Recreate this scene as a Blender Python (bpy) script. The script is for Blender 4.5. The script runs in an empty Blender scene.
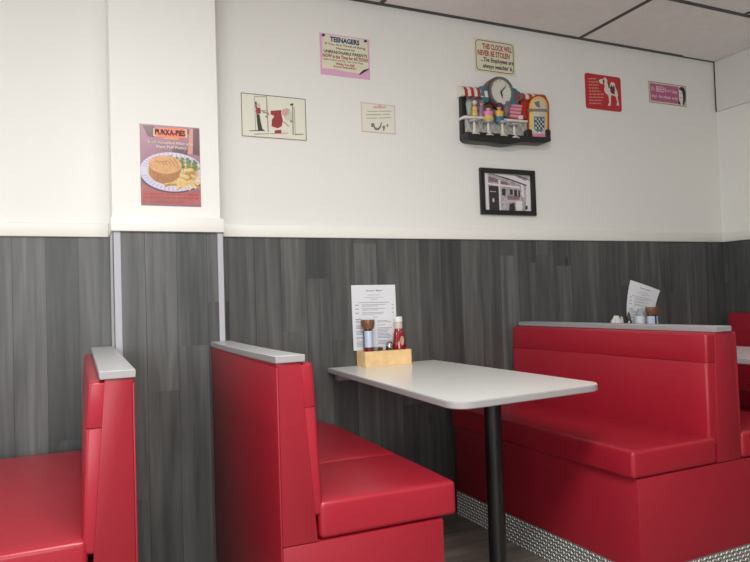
import bpy, bmesh, math, random
from mathutils import Vector, Matrix
random.seed(7)
C = bpy.context.scene.collection
PI = math.pi

# ------------------------------------------------------------------ camera
H = 1.0611                      # eye height of a seated guest
FPX = 655.3
RT = Vector((0.91102247, -0.41110367, -0.03212213))
DN = Vector((-0.01697916, 0.04043464, -0.99903791))
FW = Vector((0.412007, 0.91069139, 0.02985667))
cam = bpy.data.cameras.new('camera'); co = bpy.data.objects.new('camera', cam); C.objects.link(co)
cam.sensor_fit = 'HORIZONTAL'; cam.sensor_width = 36; cam.lens = FPX / 750 * 36; cam.clip_start = .02
m = Matrix.Identity(4)
for i in range(3):
    m[i][0] = RT[i]; m[i][1] = -DN[i]; m[i][2] = -FW[i]
m[2][3] = H
co.matrix_world = m
bpy.context.scene.camera = co

def at(px, py, Y):
    """point of the photograph taken back onto the plane y = Y, as (x, z)"""
    r = RT * ((px - 375) / FPX) + DN * ((py - 281) / FPX) + FW
    r = r * (Y / r.y)
    return (r.x, r.z + H)

# ------------------------------------------------------------------ materials
def s2l(c):
    return tuple((v / 12.92 if v <= .04045 else ((v + .055) / 1.055) ** 2.4) for v in c)
def rgb(r, g, b): return s2l((r / 255, g / 255, b / 255)) + (1,)
MATS = {}
def mat(name, col, rough=.5, metal=0, spec=.5, noise=None, bump=None, trans=0, coat=0):
    """noise=(scale, amount) mottles the colour a little, bump=(scale, strength, distance)"""
    if name in MATS: return MATS[name]
    M = bpy.data.materials.new(name); M.use_nodes = True
    nt = M.node_tree; b = nt.nodes['Principled BSDF']
    b.inputs['Base Color'].default_value = col; b.inputs['Roughness'].default_value = rough
    b.inputs['Metallic'].default_value = metal; b.inputs['Specular IOR Level'].default_value = spec
    b.inputs['Transmission Weight'].default_value = trans; b.inputs['Coat Weight'].default_value = coat
    tc = nt.nodes.new('ShaderNodeTexCoord')
    if noise:
        n = nt.nodes.new('ShaderNodeTexNoise'); n.inputs['Scale'].default_value = noise[0]; n.inputs['Detail'].default_value = 4
        nt.links.new(tc.outputs['Object'], n.inputs['Vector'])
        r = nt.nodes.new('ShaderNodeValToRGB'); a = noise[1]
        r.color_ramp.elements[0].position = .3; r.color_ramp.elements[1].position = .7
        r.color_ramp.elements[0].color = tuple(v * (1 - a) for v in col[:3]) + (1,)
        r.color_ramp.elements[1].color = tuple(min(1, v * (1 + a)) for v in col[:3]) + (1,)
        nt.links.new(n.outputs['Fac'], r.inputs['Fac']); nt.links.new(r.outputs['Color'], b.inputs['Base Color'])
    if bump:
        n = nt.nodes.new('ShaderNodeTexNoise'); n.inputs['Scale'].default_value = bump[0]; n.inputs['Detail'].default_value = 3
        nt.links.new(tc.outputs['Object'], n.inputs['Vector'])
        u = nt.nodes.new('ShaderNodeBump'); u.inputs['Strength'].default_value = bump[1]; u.inputs['Distance'].default_value = bump[2]
        nt.links.new(n.outputs['Fac'], u.inputs['Height']); nt.links.new(u.outputs['Normal'], b.inputs['Normal'])
    MATS[name] = M
    return M

def plank_mat(name, axis, cols, width=.118, length=1.4, rough=.42, grain=(34, 1.1), off=0.0):
    """staggered boards: `axis` says which object axis runs across the boards and which along them"""
    M = bpy.data.materials.new(name); M.use_nodes = True
    nt = M.node_tree; L = nt.links; b = nt.nodes['Principled BSDF']
    tc = nt.nodes.new('ShaderNodeTexCoord'); sp = nt.nodes.new('ShaderNodeSeparateXYZ')
    L.new(tc.outputs['Object'], sp.inputs[0])
    cross, along = axis
    def mth(op, a, b_=None):
        n = nt.nodes.new('ShaderNodeMath'); n.operation = op
        for k, v in enumerate((a, b_)):
            if v is None: continue
            if isinstance(v, (int, float)): n.inputs[k].default_value = v
            else: L.new(v, n.inputs[k])
        return n.outputs[0]
    u = mth('ADD', sp.outputs[cross], 10 + off); v = mth('ADD', sp.outputs[along], 10.35)
    ru = mth('DIVIDE', u, width); row = mth('FLOOR', ru); fr = mth('FRACT', ru)
    w1 = nt.nodes.new('ShaderNodeTexWhiteNoise'); w1.noise_dimensions = '1D'; L.new(row, w1.inputs['W'])
    vv = mth('ADD', mth('DIVIDE', v, length), mth('MULTIPLY', w1.outputs['Value'], 7.3)); seg = mth('FLOOR', vv)
    key = nt.nodes.new('ShaderNodeCombineXYZ'); L.new(row, key.inputs[0]); L.new(seg, key.inputs[1])
    w2 = nt.nodes.new('ShaderNodeTexWhiteNoise'); w2.noise_dimensions = '2D'; L.new(key.outputs[0], w2.inputs['Vector'])
    cb = nt.nodes.new('ShaderNodeCombineXYZ')
    L.new(mth('ADD', v, mth('MULTIPLY', w2.outputs['Value'], 31.0)), cb.inputs[0]); L.new(mth('ADD', u, mth('MULTIPLY', w2.outputs['Value'], 3.0)), cb.inputs[1])
    mx = nt.nodes.new('ShaderNodeMix'); mx.data_type = 'RGBA'; mx.inputs['A'].default_value = cols[0]; mx.inputs['B'].default_value = cols[1]
    L.new(w2.outputs['Value'], mx.inputs['Factor'])
    # fine joint between the boards
    ed = mth('LESS_THAN', mth('MINIMUM', fr, mth('SUBTRACT', 1.0, fr)), .0012 / width)
    mj = nt.nodes.new('ShaderNodeMix'); mj.data_type = 'RGBA'; mj.inputs['B'].default_value = cols[2]
    L.new(mx.outputs['Result'], mj.inputs['A']); L.new(ed, mj.inputs['Factor'])
    class br: outputs = {'Color': mj.outputs['Result']}
    # grain stretched along the boards, shifted board by board by the board colour
    gm = nt.nodes.new('ShaderNodeVectorMath'); gm.operation = 'MULTIPLY'; gm.inputs[1].default_value = (grain[1], grain[0], 1)
    L.new(cb.outputs[0], gm.inputs[0])
    gn = nt.nodes.new('ShaderNodeTexNoise'); gn.inputs['Scale'].default_value = 1; gn.inputs['Detail'].default_value = 6; gn.inputs['Roughness'].default_value = .62; gn.inputs['Distortion'].default_value = .5
    L.new(gm.outputs[0], gn.inputs['Vector'])
    gm2 = nt.nodes.new('ShaderNodeVectorMath'); gm2.operation = 'MULTIPLY'; gm2.inputs[1].default_value = (1.5, 20, 1)
    L.new(cb.outputs[0], gm2.inputs[0])
    g2 = nt.nodes.new('ShaderNodeTexNoise'); g2.inputs['Scale'].default_value = 1; g2.inputs['Detail'].default_value = 3; g2.inputs['Distortion'].default_value = .8
    L.new(gm2.outputs[0], g2.inputs['Vector'])
    r1 = nt.nodes.new('ShaderNodeMapRange'); r1.inputs[1].default_value = .25; r1.inputs[2].default_value = .75; r1.inputs[3].default_value = .72; r1.inputs[4].default_value = 1.30
    L.new(gn.outputs['Fac'], r1.inputs[0])
    r2 = nt.nodes.new('ShaderNodeMapRange'); r2.inputs[1].default_value = .3; r2.inputs[2].default_value = .7; r2.inputs[3].default_value = .68; r2.inputs[4].default_value = 1.38
    L.new(g2.outputs['Fac'], r2.inputs[0])
    mm = nt.nodes.new('ShaderNodeMath'); mm.operation = 'MULTIPLY'; L.new(r1.outputs[0], mm.inputs[0]); L.new(r2.outputs[0], mm.inputs[1])
    vm = nt.nodes.new('ShaderNodeVectorMath'); vm.operation = 'SCALE'
    L.new(br.outputs['Color'], vm.inputs[0]); L.new(mm.outputs[0], vm.inputs['Scale'])
    # sparse knots
    kv = nt.nodes.new('ShaderNodeVectorMath'); kv.operation = 'MULTIPLY'; kv.inputs[1].default_value = (1.6, 4.2, 1)
    L.new(cb.outputs[0], kv.inputs[0])
    vo = nt.nodes.new('ShaderNodeTexVoronoi'); vo.inputs['Scale'].default_value = 1; L.new(kv.outputs[0], vo.inputs['Vector'])
    kr = nt.nodes.new('ShaderNodeMapRange'); kr.inputs[1].default_value = .02; kr.inputs[2].default_value = .075; kr.inputs[3].default_value = .45; kr.inputs[4].default_value = 1
    L.new(vo.outputs['Distance'], kr.inputs[0])
    vk = nt.nodes.new('ShaderNodeVectorMath'); vk.operation = 'SCALE'
    L.new(vm.outputs[0], vk.inputs[0]); L.new(kr.outputs[0], vk.inputs['Scale'])
    L.new(vk.outputs[0], b.inputs['Base Color'])
    b.inputs['Roughness'].default_value = rough
    bu = nt.nodes.new('ShaderNodeBump'); bu.inputs['Strength'].default_value = .25; bu.inputs['Distance'].default_value = .001
    L.new(gn.outputs['Fac'], bu.inputs['Height']); L.new(bu.outputs['Normal'], b.inputs['Normal'])
    MATS[name] = M
    return M

plaster = mat('white_wall_paint', (.82, .815, .775, 1), .55, bump=(60, .08, .001))
ceil_m = mat('ceiling_tile', (.86, .815, .805, 1), .8, noise=(14, .03), bump=(90, .15, .001))
grid_shade_m = mat('dark_grid_and_gap_shade', rgb(62, 60, 58), .5)  # runners, and strips that paint in the shade of gaps
rail_m = mat('cream_rail_paint', (.84, .83, .78, 1), .4)
box_m = mat('grey_bulkhead_board', (.73, .71, .68, 1), .6)
gcols = (rgb(62, 64, 63), rgb(91, 92, 91), rgb(54, 55, 54))
dado_x = plank_mat('grey_wood_boards_back', (0, 2), gcols, off=.03)
dado_y = plank_mat('grey_wood_boards_side', (1, 2), gcols, off=.05)
floor_m = plank_mat('grey_brown_wood_floor', (1, 0), (rgb(116, 109, 101), rgb(140, 131, 121), rgb(84, 78, 72)), width=.15, length=1.2, rough=.38, grain=(34, 2.2))
alu = mat('satin_aluminium_trim', rgb(178, 178, 186), .45, .0)
vinyl = mat('red_vinyl', (.345, .0135, .028, 1), .33, 0, .42, noise=(3, .05), bump=(260, .06, .0008))
vinyl_board = mat('red_vinyl_panel', (.30, .0125, .025, 1), .40, 0, .4, noise=(3, .05), bump=(300, .06, .0006))
capm = mat('pale_grey_laminate', rgb(176, 177, 178), .35, noise=(40, .03))
capedge = mat('pale_grey_edging', rgb(150, 150, 150), .4)
treadm = mat('checker_plate_steel', rgb(128, 128, 124), .4, .4, noise=(60, .12))
lugm = mat('pale_plate_lugs', rgb(226, 226, 220), .4, .25)  # lugs coloured paler than the plate
tabm = mat('grey_white_laminate', rgb(240, 242, 238), .20, noise=(160, .02))
tabedge = mat('grey_table_edging', rgb(158, 155, 156), .4)
blackm = mat('black_powder_coat', rgb(20, 20, 21), .33)
black = mat('black_paint', rgb(26, 26, 26), .4)
white = mat('white_print', rgb(232, 230, 222), .45)

# ------------------------------------------------------------------ mesh helpers
def smooth(bm, ang=38):
    for f in bm.faces: f.smooth = True
    lim = math.radians(ang)
    for e in bm.edges:
        e.smooth = len(e.link_faces) == 2 and e.calc_face_angle(0) < lim
def obj(name, bm, material, parent=None, do_smooth=True):
    bm.normal_update()
    if do_smooth: smooth(bm)
    me = bpy.data.meshes.new(name); bm.to_mesh(me); bm.free()
    for x in (material if isinstance(material, (list, tuple)) else [material]): me.materials.append(x)
    o = bpy.data.objects.new(name, me); C.objects.link(o)
    if parent is not None: o.parent = parent
    return o
def tag(o, label, cat, group=None):
    o['label'] = label; o['category'] = cat
    if group: o['group'] = group
    return o
def thing(name, label, cat, loc=(0, 0, 0), rz=0, group=None):
    o = bpy.data.objects.new(name, None); C.objects.link(o); o.empty_display_size = .05
    o.location = loc; o.rotation_euler = (0, 0, rz)
    return tag(o, label, cat, group)
def struct(name, bm, material):
    o = obj(name, bm, material); o['kind'] = 'structure'; return o
def merge(dst, src, mi=None):
    mp = {}
    for v in src.verts: mp[v] = dst.verts.new(v.co)
    for f in src.faces:
        try:
            g = dst.faces.new([mp[v] for v in f.verts]); g.material_index = f.material_index if mi is None else mi; g.smooth = f.smooth
        except ValueError: pass
    src.free(); return dst
def box(x0, x1, y0, y1, z0, z1, bev=0, seg=2, dst=None, mi=0, only=None):
    b = bmesh.new(); bmesh.ops.create_cube(b, size=1)
    for v in b.verts: v.co = Vector(((x0 + x1) / 2 + v.co.x * (x1 - x0), (y0 + y1) / 2 + v.co.y * (y1 - y0), (z0 + z1) / 2 + v.co.z * (z1 - z0)))
    if bev:
        es = [e for e in b.edges if only is None or only(e)]
        bmesh.ops.bevel(b, geom=es, offset=bev, segments=seg, affect='EDGES', profile=.5)
    for f in b.faces: f.material_index = mi
    if dst is not None: return merge(dst, b)
    return b
def prism(pts, a, b_, axis='y', bev=0, seg=2, dst=None, mi=0, mapf=None):
    """extrude a 2-D outline. axis y: outline in (x, z); axis z: outline in (x, y); mapf(p, t) overrides"""
    if mapf is None:
        mapf = (lambda p, t: Vector((p[0], t, p[1]))) if axis == 'y' else (lambda p, t: Vector((p[0], p[1], t)))
    b = bmesh.new()
    lo = [b.verts.new(mapf(p, a)) for p in pts]; hi = [b.verts.new(mapf(p, b_)) for p in pts]
    n = len(pts)
    b.faces.new(lo); b.faces.new(list(reversed(hi)))
    for i in range(n): b.faces.new((lo[i], hi[i], hi[(i + 1) % n], lo[(i + 1) % n]))
    bmesh.ops.recalc_face_normals(b, faces=b.faces)
    if bev: bmesh.ops.bevel(b, geom=b.edges[:], offset=bev, segments=seg, affect='EDGES', profile=.5)
    for f in b.faces: f.material_index = mi
    if dst is not None: return merge(dst, b)
    return b
def lathe(prof, seg=28, c=(0, 0, 0), sx=1, sy=1, dst=None, mi=0):
    b = bmesh.new(); rings = []
    for r, z in prof:
        if r < 1e-5: rings.append([b.verts.new((c[0], c[1], c[2] + z))])
        else: rings.append([b.verts.new((c[0] + sx * r * math.cos(2 * PI * k / seg), c[1] + sy * r * math.sin(2 * PI * k / seg), c[2] + z)) for k in range(seg)])
    for A, B in zip(rings, rings[1:]):
        for k in range(seg):
            k2 = (k + 1) % seg
            if len(A) == 1 and len(B) == 1: continue
            if len(A) == 1: b.faces.new((A[0], B[k], B[k2]))
            elif len(B) == 1: b.faces.new((A[k2], A[k], B[0]))
            else: b.faces.new((A[k], B[k], B[k2], A[k2]))
    if len(rings[0]) > 1: b.faces.new(rings[0])
    if len(rings[-1]) > 1: b.faces.new(rings[-1])
    bmesh.ops.recalc_face_normals(b, faces=b.faces)
    for f in b.faces: f.material_index = mi
    if dst is not None: return merge(dst, b)
    return b
def ball(c, r, dst=None, mi=0, u=14, v=9):
    b = bmesh.new(); bmesh.ops.create_uvsphere(b, u_segments=u, v_segments=v, radius=1)
    rr = r if isinstance(r, tuple) else (r, r, r)
    for q in b.verts: q.co = Vector((c[0] + q.co.x * rr[0], c[1] + q.co.y * rr[1], c[2] + q.co.z * rr[2]))
    for f in b.faces: f.material_index = mi
    if dst is not None: return merge(dst, b)
    return b
def tube(pts, r, seg=8, dst=None, mi=0):
    b = bmesh.new(); rings = []
    P = [Vector(p) for p in pts]
    for i, p in enumerate(P):
        d = (P[min(i + 1, len(P) - 1)] - P[max(i - 1, 0)]).normalized()
        a = d.cross(Vector((0, 0, 1)) if abs(d.z) < .9 else Vector((1, 0, 0))).normalized(); c = d.cross(a)
        rr = r[i] if isinstance(r, (list, tuple)) else r
        rings.append([b.verts.new(p + a * rr * math.cos(2 * PI * k / seg) + c * rr * math.sin(2 * PI * k / seg)) for k in range(seg)])
    for A, B in zip(rings, rings[1:]):
        for k in range(seg): b.faces.new((A[k], B[k], B[(k + 1) % seg], A[(k + 1) % seg]))
    b.faces.new(rings[0]); b.faces.new(rings[-1])
    bmesh.ops.recalc_face_normals(b, faces=b.faces)
    for f in b.faces: f.material_index = mi
    if dst is not None: return merge(dst, b)
    return b
def rrect(x0, x1, z0, z1, r, n=5):
    out = []
    for cx, cz, a0 in ((x1 - r, z1 - r, 0), (x0 + r, z1 - r, 90), (x0 + r, z0 + r, 180), (x1 - r, z0 + r, 270)):
        for k in range(n + 1):
            a = math.radians(a0 + 90 * k / n); out.append((cx + r * math.cos(a), cz + r * math.sin(a)))
    return out
def ell(cx, cz, rx, rz, n=24, a0=0, a1=360):
    return [(cx + rx * math.cos(math.radians(a0 + (a1 - a0) * k / n)), cz + rz * math.sin(math.radians(a0 + (a1 - a0) * k / n))) for k in range(n + (0 if a1 - a0 == 360 else 1))]

_dg_tmp = []
def text_bm(s, x0, x1, z0, z1, y, bold=.0, shear=0, depth=.0006, dst=None, mi=0, slope=0):
    """lettering standing in the plane y, fitted to the box x0..x1, z0..z1, raised towards -y"""
    cu = bpy.data.curves.new('t', 'FONT'); cu.body = s; cu.size = 1; cu.offset = bold; cu.shear = shear; cu.resolution_u = 2
    o = bpy.data.objects.new('t', cu); C.objects.link(o)
    bpy.context.view_layer.update()
    me = bpy.data.meshes.new_from_object(o.evaluated_get(bpy.context.evaluated_depsgraph_get()))
    bpy.data.objects.remove(o); bpy.data.curves.remove(cu)
    b = bmesh.new(); b.from_mesh(me); bpy.data.meshes.remove(me)
    xs = [v.co.x for v in b.verts]; ys = [v.co.y for v in b.verts]
    ax, bx, ay, by = min(xs), max(xs), min(ys), max(ys)
    for v in b.verts:
        u = (v.co.x - ax) / (bx - ax)
        v.co = Vector((x0 + u * (x1 - x0), y, z0 + (v.co.y - ay) / (by - ay) * (z1 - z0) + slope * (u - .5) * (x1 - x0)))
    r = bmesh.ops.extrude_face_region(b, geom=b.faces[:])
    for v in r['geom']:
        if isinstance(v, bmesh.types.BMVert): v.co.y -= depth
    bmesh.ops.recalc_face_normals(b, faces=b.faces)
    for f in b.faces: f.material_index = mi
    if dst is not None: return merge(dst, b)
    return b

# ================================================================== THE ROOM
YW = 2.85; YL = 2.915; XR = 3.70; XL = -4.6; YF = -2.2; CZ = 2.503; RB = 1.357   # RB: underside of the rail
PX0, PX1, PY = .121, .532, 2.684
b = box(XL - .2, XR + .2, YF - .2, YW + .2, -.1, 0); struct('floor', b, floor_m)
b = box(XL - .2, XR + .2, YF - .2, YW + .2, CZ, CZ + .1); struct('ceiling', b, ceil_m)
b = box(PX1 - .05, XR + .2, YW, YW + .15, 0, CZ); box(XL - .2, PX0 + .05, YL, YL + .12, 0, CZ, dst=b); struct('wall_back', b, plaster)
b = box(XR, XR + .15, YF, YW, 0, CZ); struct('wall_right', b, plaster)
b = box(PX0, PX1, PY, YL, 0, CZ, .002, 1); struct('wall_pilaster', b, plaster)
def holed_wall(name, fixed, lo, hi, openings, axis):
    """a wall along one axis with window openings (a0, a1, z0, z1)"""
    bm = bmesh.new(); cuts = sorted(openings); p = lo
    def bx(a, c, z0, z1):
        if axis == 'x': box(a, c, fixed[0], fixed[1], z0, z1, dst=bm)
        else: box(fixed[0], fixed[1], a, c, z0, z1, dst=bm)
    for a, c, z0, z1 in cuts:
        bx(p, a, 0, CZ); bx(a, c, 0, z0); bx(a, c, z1, CZ); p = c
    bx(p, hi, 0, CZ)
    return struct(name, bm, plaster)
W1 = (-1.2, 2.3, 1.0, 2.1)     # left-hand window (y0, y1, z0, z1)
W2 = (-3.0, .1, .75, 2.05)       # shop window behind the camera (x0, x1, z0, z1)
holed_wall('wall_left', (XL - .15, XL), YF, YL, [W1], 'y')
holed_wall('wall_front', (YF - .15, YF), XL - .15, XR + .15, [W2], 'x')
def frame_bm(a0, a1, z0, z1, d0, d1, axis, n):
    bm = bmesh.new()
    def bx(a, c, e, f):
        if axis == 'x': box(a, c, d0, d1, e, f, dst=bm)
        else: box(d0, d1, a, c, e, f, dst=bm)
    bx(a0, a0 + .06, z0, z1); bx(a1 - .06, a1, z0, z1); bx(a0, a1, z0, z0 + .06); bx(a0, a1, z1 - .06, z1)
    for k in range(1, n):
        c = a0 + (a1 - a0) * k / n; bx(c - .025, c + .025, z0, z1)
    return bm
struct('window_1', frame_bm(W1[0], W1[1], W1[2], W1[3], XL - .11, XL - .05, 'y', 3), rail_m)
struct('window_2', frame_bm(W2[0], W2[1], W2[2], W2[3], YF - .11, YF - .05, 'x', 3), rail_m)

# grey board dado, cream rail over it, aluminium corner strips
T = [0]
def trim(bm, material):
    T[0] += 1; return struct('trim_%d' % T[0], bm, material)
trim(box(XL, PX0 - .001, YL - .005, YL, 0, RB), dado_x)
trim(box(PX1 + .001, XR - .005, YW - .005, YW, 0, RB), dado_x)
trim(box(PX0 + .002, PX1 - .002, PY - .005, PY, 0, RB), dado_x)
trim(box(XR - .005, XR, YF, YW - .001, 0, RB), dado_y)
RT0, RT1 = RB, RB + .056
def railbox(x0, x1, y0, y1): return box(x0, x1, y0, y1, RT0, RT1, .004, 2)
trim(railbox(XL, PX0 - .006, YL - .02, YL + .002), rail_m)
trim(railbox(PX1 + .011, XR - .001, YW - .02, YW + .002), rail_m)
b = railbox(PX0 - .006, PX1 + .011, PY - .022, PY + .002)
merge(b, railbox(PX0 - .006, PX0 + .002, PY - .004, YL)); merge(b, railbox(PX1 - .002, PX1 + .011, PY - .004, YW)); trim(b, rail_m)
trim(railbox(XR - .02, XR + .002, YF, YW - .002), rail_m)
for x0, x1, sx in ((PX0 - .001, PX0 + .028, -1), (PX1 - .016, PX1 + .009, 1)):
    b = box(x0, x1, PY - .008, PY - .002, 0, RB, .0015, 1)
    xs = x0 if sx < 0 else x1
    merge(b, box(min(xs, xs - sx * .005), max(xs, xs - sx * .005), PY - .008, PY + .03, 0, RB, .0015, 1)); trim(b, alu)
# boxed bulkhead along the top of the right-hand wall
trim(box(XR - .012, XR, YF, YW - .012, 2.183, CZ - .001, .002, 1), box_m)
trim(box(XR - .006, XR, YW - .011, YW, 2.186, CZ, 0), grid_shade_m)  # dark strip painting in the shade of the gap at the corner
# ceiling grid: dark strips painting in the shadow gap round the wall, cross and main runners
g = bmesh.new()
box(PX1, XR - .3, YW - .024, YW, CZ - .003, CZ + .001, dst=g)
box(XL, PX0, YL - .024, YL, CZ - .003, CZ + .001, dst=g)
box(PX0, PX1, PY - .024, PY, CZ - .003, CZ + .001, dst=g)
box(XR - .3, XR - .004, YW - .012, YW, CZ - .003, CZ + .001, dst=g)
trim(g, grid_shade_m)
g = bmesh.new()
for k in range(9):
    y = 2.290 - .6 * k; box(XL, XR - .013, y - .012, y + .012, CZ - .003, CZ + .001, dst=g)
for k in range(9):
    y1 = 2.85 - .024 if k == 0 else 2.290 - .6 * (k - 1) - .012; y0 = 2.290 - .6 * k + .012
    for x in (2.595, 1.36, .12, -1.12, -2.36):
        xx = x + (0 if k % 2 == 0 else .62)
        if xx < XR - .1 and not (k == 0 and x == .12): box(xx - .012, xx + .012, y0, y1, CZ - .003, CZ + .001, dst=g)
trim(g, grid_shade_m)

# ================================================================== BENCHES
YE = 1.68
def tread(pa, pb, h, nrm, t=.004):
    """a strip of chequer plate from pa to pb (2-D), its lugs raised along nrm"""
    pa = Vector(pa); pb = Vector(pb); d = (pb - pa); L = d.length; d.normalize(); n = Vector(nrm)
    bm = bmesh.new()
    P = lambda s, z, o: Vector((pa.x + d.x * s + n.x * o, pa.y + d.y * s + n.y * o, z))
    q = [[bm.verts.new(P(s, z, o)) for s, z in ((0, 0), (L, 0), (L, h), (0, h))] for o in (0, t)]
    bm.faces.new(q[1]); bm.faces.new(q[0][::-1])
    for i in range(4): bm.faces.new((q[0][i], q[0][(i + 1) % 4], q[1][(i + 1) % 4], q[1][i]))
    st = .0145; ns = int(L / st); nz = int(h / st)
    for i in range(ns):
        for j in range(nz):
            s = (i + .5) * st + (L - ns * st) / 2; z = (j + .5) * st + (h - nz * st) / 2
            a = (1 if (i + j) % 2 else -1) * PI / 4
            u = (math.cos(a), math.sin(a)); w = (-u[1], u[0]); l1, l2 = .0068, .0030
            c4 = [bm.verts.new(P(s + u[0] * e + w[0] * f, z + u[1] * e + w[1] * f, t)) for e, f in ((l1, 0), (0, l2), (-l1, 0), (0, -l2))]
            r2 = [bm.verts.new(P(s + u[0] * e, z + u[1] * e, t + .0030)) for e in (.003, -.003)]
            for q4 in ((c4[0], c4[1], r2[1], r2[0]), (c4[1], c4[2], r2[1]), (c4[2], c4[3], r2[0], r2[1]), (c4[3], c4[0], r2[0])):
                bm.faces.new(q4).material_index = 1
    bmesh.ops.recalc_face_normals(bm, faces=bm.faces)
    return bm

def puffed(bm, axis_ranges, amt, seed=0):
    """slight unevenness of upholstery"""
    rnd = random.Random(seed); ph = [rnd.uniform(0, 6) for _ in range(6)]
    for v in bm.verts:
        w = math.sin(v.co.y * 7 + ph[0]) * math.sin(v.co.x * 9 + v.co.z * 8 + ph[1]) + .5 * math.sin(v.co.y * 17 + ph[2] + v.co.z * 13)
        v.co += Vector((w, w * .3, w * .7)) * amt
    return bm
def cut_y(bm, ys):
    for y in ys:
        bmesh.ops.bisect_plane(bm, geom=bm.verts[:] + bm.edges[:] + bm.faces[:], plane_co=(0, y, 0), plane_no=(0, 1, 0))
    return bm
def cut_x(bm, xs):
    for x in xs:
        bmesh.ops.bisect_plane(bm, geom=bm.verts[:] + bm.edges[:] + bm.faces[:], plane_co=(x, 0, 0), plane_no=(1, 0, 0))
    return bm

def cushion(pts, a, b_, zseam):
    """upholstered block: soft edges all round but a tight one at the seam height"""
    bm = prism(pts, a, b_)
    tight = [e for e in bm.edges if all(abs(v.co.z - zseam) < 1e-4 for v in e.verts)]
    soft = [e for e in bm.edges if e not in tight]
    bmesh.ops.bevel(bm, geom=soft, offset=.010, segments=4, affect='EDGES', profile=.5)
    tight = [e for e in bm.edges if all(abs(v.co.z - zseam) < 1e-4 for v in e.verts)]
    bmesh.ops.bevel(bm, geom=tight, offset=.0018, segments=2, affect='EDGES', profile=.5)
    return bm
def mirror_x(bm, c):
    for v in bm.verts: v.co.x = 2 * c - v.co.x
    bmesh.ops.reverse_faces(bm, faces=bm.faces[:]); return bm

def seat_bm(w0, w1, y0, y1, z0=.427, z1=.528, seed=1, groove=None):
    bm = box(w0, w1, y0, y1, z0, z1, .015, 5)
    if groove: cut_y(bm, [groove - .02, groove - .006, groove, groove + .006, groove + .02])
    ys = [y0 + (y1 - y0) * k / 14 for k in range(1, 14)]
    cut_y(bm, ys); cut_x(bm, [w0 + (w1 - w0) * k / 7 for k in range(1, 7)])
    for v in bm.verts:                                  # crowned top
        if v.co.z > z1 - .02:
            fx = (v.co.x - w0) / (w1 - w0); fy = (v.co.y - y0) / (y1 - y0)
            v.co.z += .004 * math.sin(PI * min(1, max(0, fx))) * min(1, 6 * fy, 6 * (1 - fy))
    if groove:                                          # a crease across the seat
        for v in bm.verts:
            if v.co.z > z1 - .03: v.co.z -= .005 * math.exp(-((v.co.y - groove) / .007) ** 2)
    puffed(bm, None, .0012, seed)
    return bm

def single_bench(name, label, x0, sgn, y1, capz, seed, sag=0, notch=0, seat_w=.416, rz=0):
    """seat on the side sgn of an upright back whose plain side stands at x0"""
    t = thing(name, label, 'bench', (x0, YE, 0), rz, 'red booth benches')
    Y1 = y1 - YE                                        # local depth
    def fin(bm):
        if sgn < 0: mirror_x(bm, 0)
        return bm
    zt = capz - .019
    # plinth, back frame
    obj('side_panel', fin(box(0, .005, 0, Y1, .004, zt - .012, .002, 2)), vinyl_board, t)
    bm = box(.0052, .482, 0, Y1, .004, .4235, .003, 2)
    if notch: merge(bm, box(.075, .482, Y1 - .001, Y1 + notch, .004, .4235, .004, 2))
    obj('plinth', fin(bm), vinyl_board, t)
    prof = [(.0052, .4255), (.1015, .4255), (.0665, zt), (.0002, zt), (.0002, zt - .0118), (.0052, zt - .0118)]
    bm = prism(prof, 0, Y1, bev=.002)
    cut_y(bm, [Y1 * k / 8 for k in range(1, 8)])
    if notch: merge(bm, box(.068, .1, Y1 - .002, Y1 + notch, .4255, zt - .03))
    def sagf(v):
        f = min(1, max(0, v.co.y / Y1)); return -sag * 4 * f * (1 - f) - .006 * f * (1 if sag else 0)
    for v in bm.verts:
        if v.co.z > zt - .02: v.co.z += sagf(v)
    obj('back_frame', fin(bm), vinyl_board, t)
    # back cushion with its separate head roll
    yb = Y1 + notch
    low = [(.084, .488), (.1210, .492), (.1085, .7822), (.062, .7822)]
    bm = cushion(low, .005, yb - .004, .7822); cut_y(bm, [yb * k / 12 for k in range(1, 12)]); puffed(bm, None, .0008, seed)
    obj('back_cushion', fin(bm), vinyl, t)
    top = [(.060, .7832), (.1100, .7832), (.1010, zt - .004), (.058, zt - .004)]
    bm = cushion(top, .003, yb - .004, .7832); cut_y(bm, [yb * k / 12 for k in range(1, 12)]); puffed(bm, None, .0008, seed + 3)
    for v in bm.verts:
        if v.co.z > zt - .03 and v.co.y < Y1: v.co.z += sagf(v)
    obj('head_roll', fin(bm), vinyl, t)
    obj('seat_cushion', fin(seat_bm(.108, .108 + seat_w + .006, .0, yb - .006, seed=seed + 5, groove=.40 if sgn > 0 else None)), vinyl, t)
    # capping board
    bm = box(-.003, .078, -.006, Y1 - .001, capz - .019, capz, .0015, 1)
    cut_y(bm, [Y1 * k / 10 for k in range(1, 10)])
    for v in bm.verts: v.co.z += sagf(v)
    for f in bm.faces: f.material_index = 0 if abs(f.normal.z) > .7 else 1
    obj('capping_board', fin(bm), [capm, capedge], t)
    kp = tread((0, 0), (.482, 0), .117, (0, -1)); merge(kp, tread((.482, 0), (.482, yb), .117, (1, 0)))
    o = obj('kick_plate', fin(kp), treadm, t, False)
    o['label'] = 'chequered steel kick plate'
    return t

single_bench('booth_bench', 'red vinyl booth bench at the left edge, facing away from the pilaster', .118, -1, 2.780, .915, 11)
single_bench('booth_bench', 'red vinyl booth bench standing in front of the pilaster, facing the white table', .468, 1, PY - .009, .924, 23, sag=.003, notch=.15, rz=-.012)

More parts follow.
